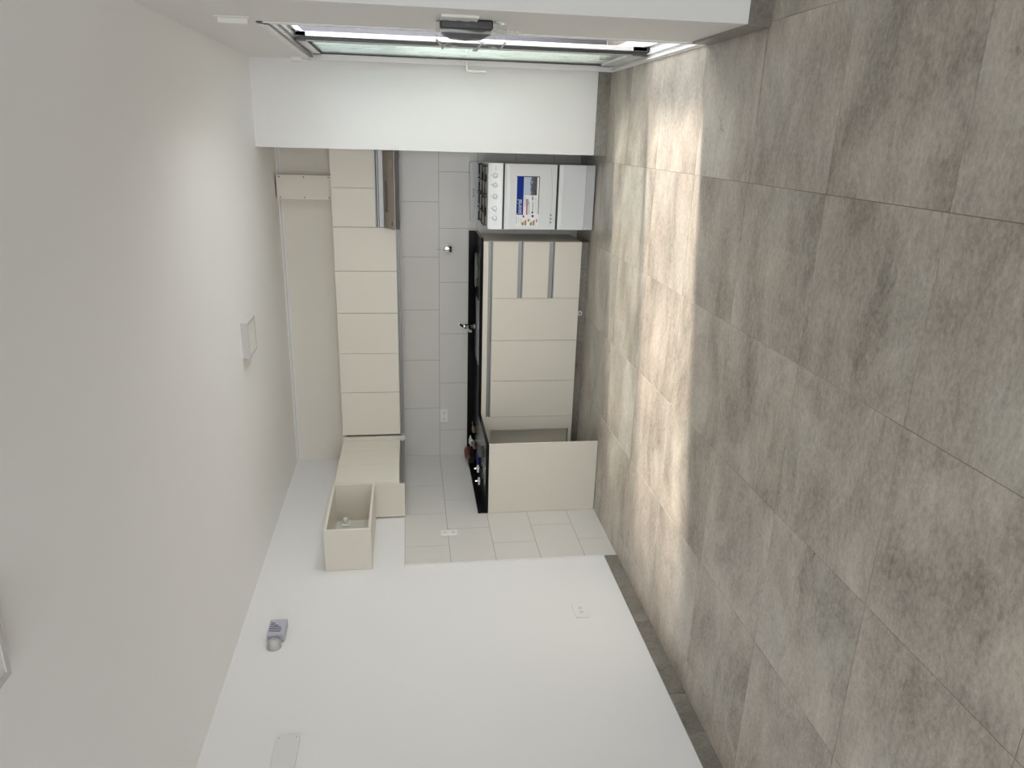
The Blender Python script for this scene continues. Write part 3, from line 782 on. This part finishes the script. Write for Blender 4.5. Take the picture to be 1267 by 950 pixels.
for x0, x1, z0, z1, m_ in ((2.24, 2.318, 0.532, 0.535, 'eo'), (2.255, 2.30, 0.508, 0.526, 'lightprint'), (2.19, 2.285, 0.5, 0.505, 'lightprint'), (2.185, 2.262, 0.512, 0.522, 'red'), (2.29, 2.32, 0.47, 0.482, 'lightprint'),
                       (2.215, 2.28, 0.470, 0.477, 'lightprint'), (2.195, 2.210, 0.469, 0.481, 'print'), (2.20, 2.31, 0.455, 0.457, 'lightprint'), (2.19, 2.31, 0.441, 0.443, 'lightprint'),
                       (2.166, 2.180, 0.535, 0.547, 'print'), (2.168, 2.184, 0.464, 0.480, 'print'), (2.12, 2.174, 0.592, 0.594, 'print'), (2.125, 2.165, 0.575, 0.577, 'lightprint'), (2.12, 2.16, 0.558, 0.560, 'lightprint'),
                       (2.135, 2.155, 0.494, 0.508, 'lightprint'), (2.13, 2.155, 0.436, 0.446, 'lightprint')):
    st('print_mark', x0, x1, z0, z1, m_, sk_, 0.0004)
for z0 in (0.518, 0.455):
    for k, m_ in enumerate(('eg', 'eg', 'ey', 'ey', 'eo', 'eo')):
        st('energy_bar', 2.108, 2.128 + 0.004 * k, z0 + 0.030 - 0.006 * k, z0 + 0.0355 - 0.006 * k, m_, sk_, 0.0005)
for x in (2.125, 2.15, 2.178): st('door_mark', x, x + 0.014, 0.328, 0.342, 'lightprint', od, -0.0003)

# ---------------------------------------------------------------- duct cover above the cabinets
d = thing('duct_cover', 'white boxed duct cover above the hood cabinet, held by small screws', 'duct', (2.32, -0.08, UZ1))
x0, x1, y = 2.236, 2.413, -0.15
bm = B(); t = 0.012
box(bm, (x0, y + t, UZ1 + 0.001), (x0 + t, -0.001, 2.374)); box(bm, (x1 - t, y + t, UZ1 + 0.001), (x1, -0.001, 2.374))
obj('side_panel', bm, 'cream', d)
fp = obj('front_panel', box(B(), (x0 - 0.002, y, UZ1 + 0.001), (x1 + 0.002, y + t, 2.374), 0.001), 'cream', d)
for x in (x0 + 0.014, x1 - 0.014):
    for z in (UZ1 + 0.03, 2.17, 2.35): obj('screw', lathe(B(), [(0.005, 0), (0.004, 0.002), (0, 0.002)], (x, y, z), (0, -1, 0), 8), 'gap', fp)

# ---------------------------------------------------------------- fittings on the walls and the ceiling
def outlet(name, label, centre, face, wid, hei, ports):
    """face 'x' = on the left wall, 'y' = on the back wall; ports = list of (u, v) offsets"""
    cx, cy, cz = centre
    o = thing(name, label, 'outlet', centre)
    def bx(u0, u1, v0, v1, d0, d1, bev=0.0):
        if face == 'x': return box(B(), (cx + d0, cy - u1, cz + v0), (cx + d1, cy - u0, cz + v1), bev)
        return box(B(), (cx + u0, cy - d1, cz + v0), (cx + u1, cy - d0, cz + v1), bev)
    p = obj('plate', bx(-wid / 2, wid / 2, -hei / 2, hei / 2, 0, 0.009, 0.002), 'whiteplas', o)
    for u, v in ports:
        r = obj('receptacle', bx(u - 0.016, u + 0.016, v - 0.016, v + 0.016, 0.009, 0.011), 'whiteplas', o)
        for a, b in ((-0.007, 0.003), (0.007, 0.003), (0.0, -0.008)):
            obj('contact_slot', bx(u + a - 0.002, u + a + 0.002, v + b - 0.004, v + b + 0.004, 0.011, 0.0114), 'gap', r)
    return o
outlet('wall_outlet', 'white double outlet on the grey back wall tiles near the corner', (0.385, -TW, 1.108), 'y', 0.125, 0.07, ((-0.03, 0), (0.03, 0)))
outlet('wall_outlet', 'white upright outlet on the left wall tiles above the worktop end', (TW, -1.385, 1.14), 'x', 0.075, 0.122, ((0, -0.03), (0, 0.03)))
outlet('wall_outlet', 'white outlet low on the painted left wall above the baseboard', (0.0, -2.363, 0.39), 'x', 0.132, 0.088, ((-0.02, 0), (0.022, 0)))

si = thing('alarm_siren', 'small grey slotted alarm siren with a clear dome high on the left wall', 'alarm', (0.0, -2.41, 2.12))
bm = box(B(), (0.0, -2.475, 2.125), (0.052, -2.335, 2.222), 0.006, 2); bo = obj('body', bm, 'greyplas', si)
bm = B()
for k in range(5):
    a = 0.018 * k
    ln = (0.026, 0.046, 0.062, 0.068, 0.066)[k]
    prism(bm, [(-2.362 - a, 2.214), (-2.369 - a, 2.214), (-2.369 - a - 0.01, 2.214 - ln), (-2.362 - a - 0.01, 2.214 - ln)], 0, 0.0515, 0.0528)
obj('grille_slot', bm, 'print', bo)
obj('dome', lathe(B(), [(0.040, 0), (0.040, 0.02), (0.036, 0.034), (0.025, 0.046), (0.0, 0.052)], (0.0, -2.515, 2.175), (1, 0, 0), 18), 'dome', si, smooth=True, label='clear dome')
obj('lamp_element', lathe(B(), [(0.018, 0.0), (0.018, 0.03), (0.0, 0.036)], (0.0, -2.515, 2.175), (1, 0, 0), 12), 'whiteplas', si, smooth=True)

cv = thing('blank_cover', 'white blank junction cover high on the left wall at the picture edge', 'cover', (0.0, -3.33, 1.944))
cpn = obj('plate', box(B(), (0.0, -3.48, 1.945), (0.012, -3.185, 2.055), 0.001), 'plate', cv)
for y in (-3.20, -3.465):
    for z in (1.96, 2.04): obj('screw', lathe(B(), [(0.004, 0), (0.003, 0.002), (0, 0.002)], (0.010, y, z), (1, 0, 0), 8), 'gap', cpn)

def ceiling_lamp(label, x0, x1, y0, y1, h_=0.04):
    o = thing('ceiling_lamp', label, 'lamp', ((x0 + x1) / 2, (y0 + y1) / 2, ZC), 'square ceiling lamps')
    bm = B(); t = 0.016
    for a, b in (((x0, y0), (x1, y0 + t)), ((x0, y1 - t), (x1, y1)), ((x0, y0 + t), (x0 + t, y1 - t)), ((x1 - t, y0 + t), (x1, y1 - t))):
        box(bm, (a[0], a[1], ZC - h_), (b[0], b[1], ZC))
    obj('rim', bm, 'lamprim', o)
    obj('diffuser', box(B(), (x0 + t, y0 + t, ZC - h_ + 0.004), (x1 - t, y1 - t, ZC - 0.002)), 'lamp', o)
ceiling_lamp('square white ceiling lamp, switched off, above the middle of the floor', 1.43, 1.646, -1.68, -1.46)
ceiling_lamp('square white ceiling lamp cut off by the ceiling edge of the picture', 1.50, 1.72, -4.71, -4.49)

for yb, lab, zb_, len_ in ((-2.60, 'white curtain bracket above the near corner of the balcony door', 2.025, 0.14), (-0.90, 'white curtain bracket above the far corner of the balcony door', 2.03, 0.085)):
    b_ = thing('curtain_bracket', lab, 'bracket', (XR, yb, zb_))
    obj('wall_plate', box(B(), (XR - 0.005, yb - 0.022, zb_), (XR, yb + 0.022, zb_ + len_), 0.001), 'whiteplas', b_)
    obj('arm', box(B(), (XR - 0.026, yb - 0.010, zb_ + 0.008), (XR - 0.005, yb + 0.010, zb_ + len_ - 0.012), 0.002), 'whiteplas', b_)

# wall phone still in its plastic bag
ic = thing('door_phone', 'black and white door phone in clear plastic on the wall before the balcony door', 'intercom', (XR, -2.80, 1.03))
obj('mount_plate', box(B(), (XR - 0.010, -2.965, 1.11), (XR, -2.86, 1.255), 0.001), 'whiteplas', ic)
bm = B()
for z in (1.12, 1.170, 1.222): box(bm, (XR - 0.0115, -2.89, z), (XR - 0.010, -2.868, z + 0.022))
obj('mount_slot', bm, 'lightprint', ic)
obj('cradle', box(B(), (XR - 0.034, -2.86, 1.045), (XR, -2.755, 1.255), 0.006, 2), 'black', ic)
pts = []
for k in range(13):
    t = k / 12; pts.append((XR - 0.044 - 0.006 * math.sin(2 * math.pi * t), -2.81, 1.048 + 0.205 * t))
obj('handset', tube(B(), pts, [0.011, 0.014] + [0.012] * 9 + [0.014, 0.011], 10), 'whiteplas', ic, smooth=True)
bm = B()
prism(bm, [(XR - 0.050, 1.05), (XR - 0.066, 1.09), (XR - 0.070, 1.15), (XR - 0.066, 1.21), (XR - 0.050, 1.25)], 1, -2.845, -2.775)
obj('handset_back', bm, 'black', ic)
pts = []
for k in range(0, 110):
    a = 2 * math.pi * k / 9; z = 1.03 - 0.115 * k / 110
    pts.append((XR - 0.026 + 0.009 * math.cos(a) - 0.004 * math.sin(k / 18), -2.80 + 0.009 * math.sin(a) + 0.10 * k / 110, z))
obj('coil_cord', tube(B(), pts, 0.0022, 5), 'whiteplas', ic, smooth=True)
bm = B(); bag = []
for i in range(13):
    t = i / 12; z = 0.985 + 0.285 * t; ring = []
    for j in range(16):
        a = 2 * math.pi * j / 16
        rx = 0.058 + 0.012 * math.sin(7 * t + 2.3 * j) + 0.010 * math.sin(3.1 * t * 4 + j)
        ry = 0.070 + 0.010 * math.sin(5 * t + 1.7 * j)
        f_ = 0.55 if i in (0, 12) else 1.0
        ring.append(bm.verts.new((min(XR - 0.001, XR - 0.040 + f_ * rx * math.cos(a)), -2.800 + f_ * ry * math.sin(a), z)))
    bag.append(ring)
for a, b in zip(bag, bag[1:]):
    for j in range(16): bm.faces.new((a[j], a[(j + 1) % 16], b[(j + 1) % 16], b[j]))
obj('plastic_bag', bm, 'film', ic, smooth=False, label='clear plastic bag')

# ---------------------------------------------------------------- odds and ends on the worktop
def blob(bm, centre, size, seed=0, sub=2, amp=0.25):
    r = bmesh.ops.create_icosphere(bm, subdivisions=sub, radius=1.0)
    rnd = random.Random(seed)
    ph = [rnd.uniform(0, 6.28) for _ in range(6)]
    for v in r['verts']:
        c_ = v.co.copy()
        k = 1 + amp * (math.sin(4 * c_.x + ph[0]) * math.sin(3 * c_.y + ph[1]) + 0.5 * math.sin(7 * c_.y + ph[2]) * math.sin(6 * c_.z + ph[3]))
        z = max(c_.z * k, -0.55)
        v.co = Vector((centre[0] + c_.x * k * size[0], centre[1] + c_.y * k * size[1], centre[2] + (z + 0.55) * size[2]))
    return bm
tag(obj('rag', blob(B(), (1.705, -0.22, ZW), (0.11, 0.07, 0.012), 3, 3, 0.35), 'rag', smooth=True), 'grey green rag lying on the worktop between sink and stove', 'rag')

pt = thing('power_tool', 'dark red and black hand tool lying against the left wall on the worktop', 'tool', (0.085, -0.18, ZW))
bm = lathe(B(), [(0.0, -0.09), (0.026, -0.085), (0.034, -0.06), (0.034, 0.03), (0.028, 0.05), (0.02, 0.07)], (0.085, -0.14, ZW + 0.052), (0.1, 1, 0), 14)
obj('motor_body', bm, 'maroon', pt, smooth=True)
obj('handle', tube(B(), [(0.085, -0.21, ZW + 0.052), (0.085, -0.27, ZW + 0.046), (0.09, -0.32, ZW + 0.036)], [0.026, 0.024, 0.03], 12), 'black', pt, smooth=True)
obj('base_plate', box(B(), (0.05, -0.24, ZW), (0.12, -0.08, ZW + 0.020), 0.003), 'black', pt)
fi = thing('pipe_fitting', 'shiny metal pipe fitting in the worktop corner beside the red tool', 'fitting', (0.20, -0.17, ZW))
obj('tube', lathe(B(), [(0.012, -0.07), (0.016, -0.06), (0.016, -0.01), (0.024, 0.0), (0.024, 0.03), (0.014, 0.035), (0.014, 0.07)], (0.20, -0.17, ZW + 0.024), (0.3, 1, 0), 14), 'chrome', fi, smooth=True)
obj('plastic_collar', lathe(B(), [(0.0245, 0.0), (0.026, 0.004), (0.026, 0.014), (0.0245, 0.018)], (0.195, -0.186, ZW + 0.024), (0.3, 1, 0), 14), 'whiteplas', fi, smooth=True)
for (x, y, a), lab in (((0.33, -0.27, 0.2), 'tan handled screwdriver lying nearer the sink in the worktop corner'), ((0.225, -0.37, -0.1), 'tan handled screwdriver lying nearer the left wall on the worktop')):
    sd_ = thing('screwdriver', lab, 'screwdriver', (x, y, ZW), 'screwdrivers on the worktop')
    dv = Vector((math.sin(a), math.cos(a), 0))
    obj('handle', lathe(B(), [(0, 0), (0.012, 0.004), (0.015, 0.03), (0.012, 0.07), (0.010, 0.085), (0, 0.086)], (x, y, ZW + 0.015), tuple(dv), 10), 'tan', sd_, smooth=True)
    e_ = Vector((x, y, ZW + 0.015)) + dv * 0.085
    obj('shaft', tube(B(), [e_, e_ + dv * 0.08], 0.003, 6), 'chrome', sd_)
tag(obj('sanding_block', box(B(), (0.36, -0.86, ZW), (0.42, -0.77, ZW + 0.028), 0.004, 2), 'greyrub'), 'small grey block on the worktop leg beside the blue cloth', 'block')
bm = blob(B(), (0.24, -0.60, ZW), (0.11, 0.07, 0.014), 11, 2, 0.22)
tag(obj('folded_cloth', bm, 'darkblue', smooth=True), 'dark blue folded cloth on the worktop leg', 'cloth')
for (x, y), lab in (((0.22, -0.76), 'shiny metal valve fitting on the worktop leg just in front of the blue cloth'), ((0.16, -0.86), 'small shiny metal fitting nearest the worktop leg end')):
    f_ = thing('metal_fitting', lab, 'fitting', (x, y, ZW), 'metal fittings on the worktop leg')
    obj('body', lathe(B(), [(0.012, -0.03), (0.012, -0.006), (0.02, -0.005), (0.02, 0.012), (0.012, 0.014), (0.012, 0.03)], (x, y, ZW + 0.02), (1, 0.25, 0), 6), 'chrome', f_)
    obj('stem', tube(B(), [(x, y, ZW + 0.038), (x, y, ZW + 0.052)], 0.006, 8), 'chrome', f_)
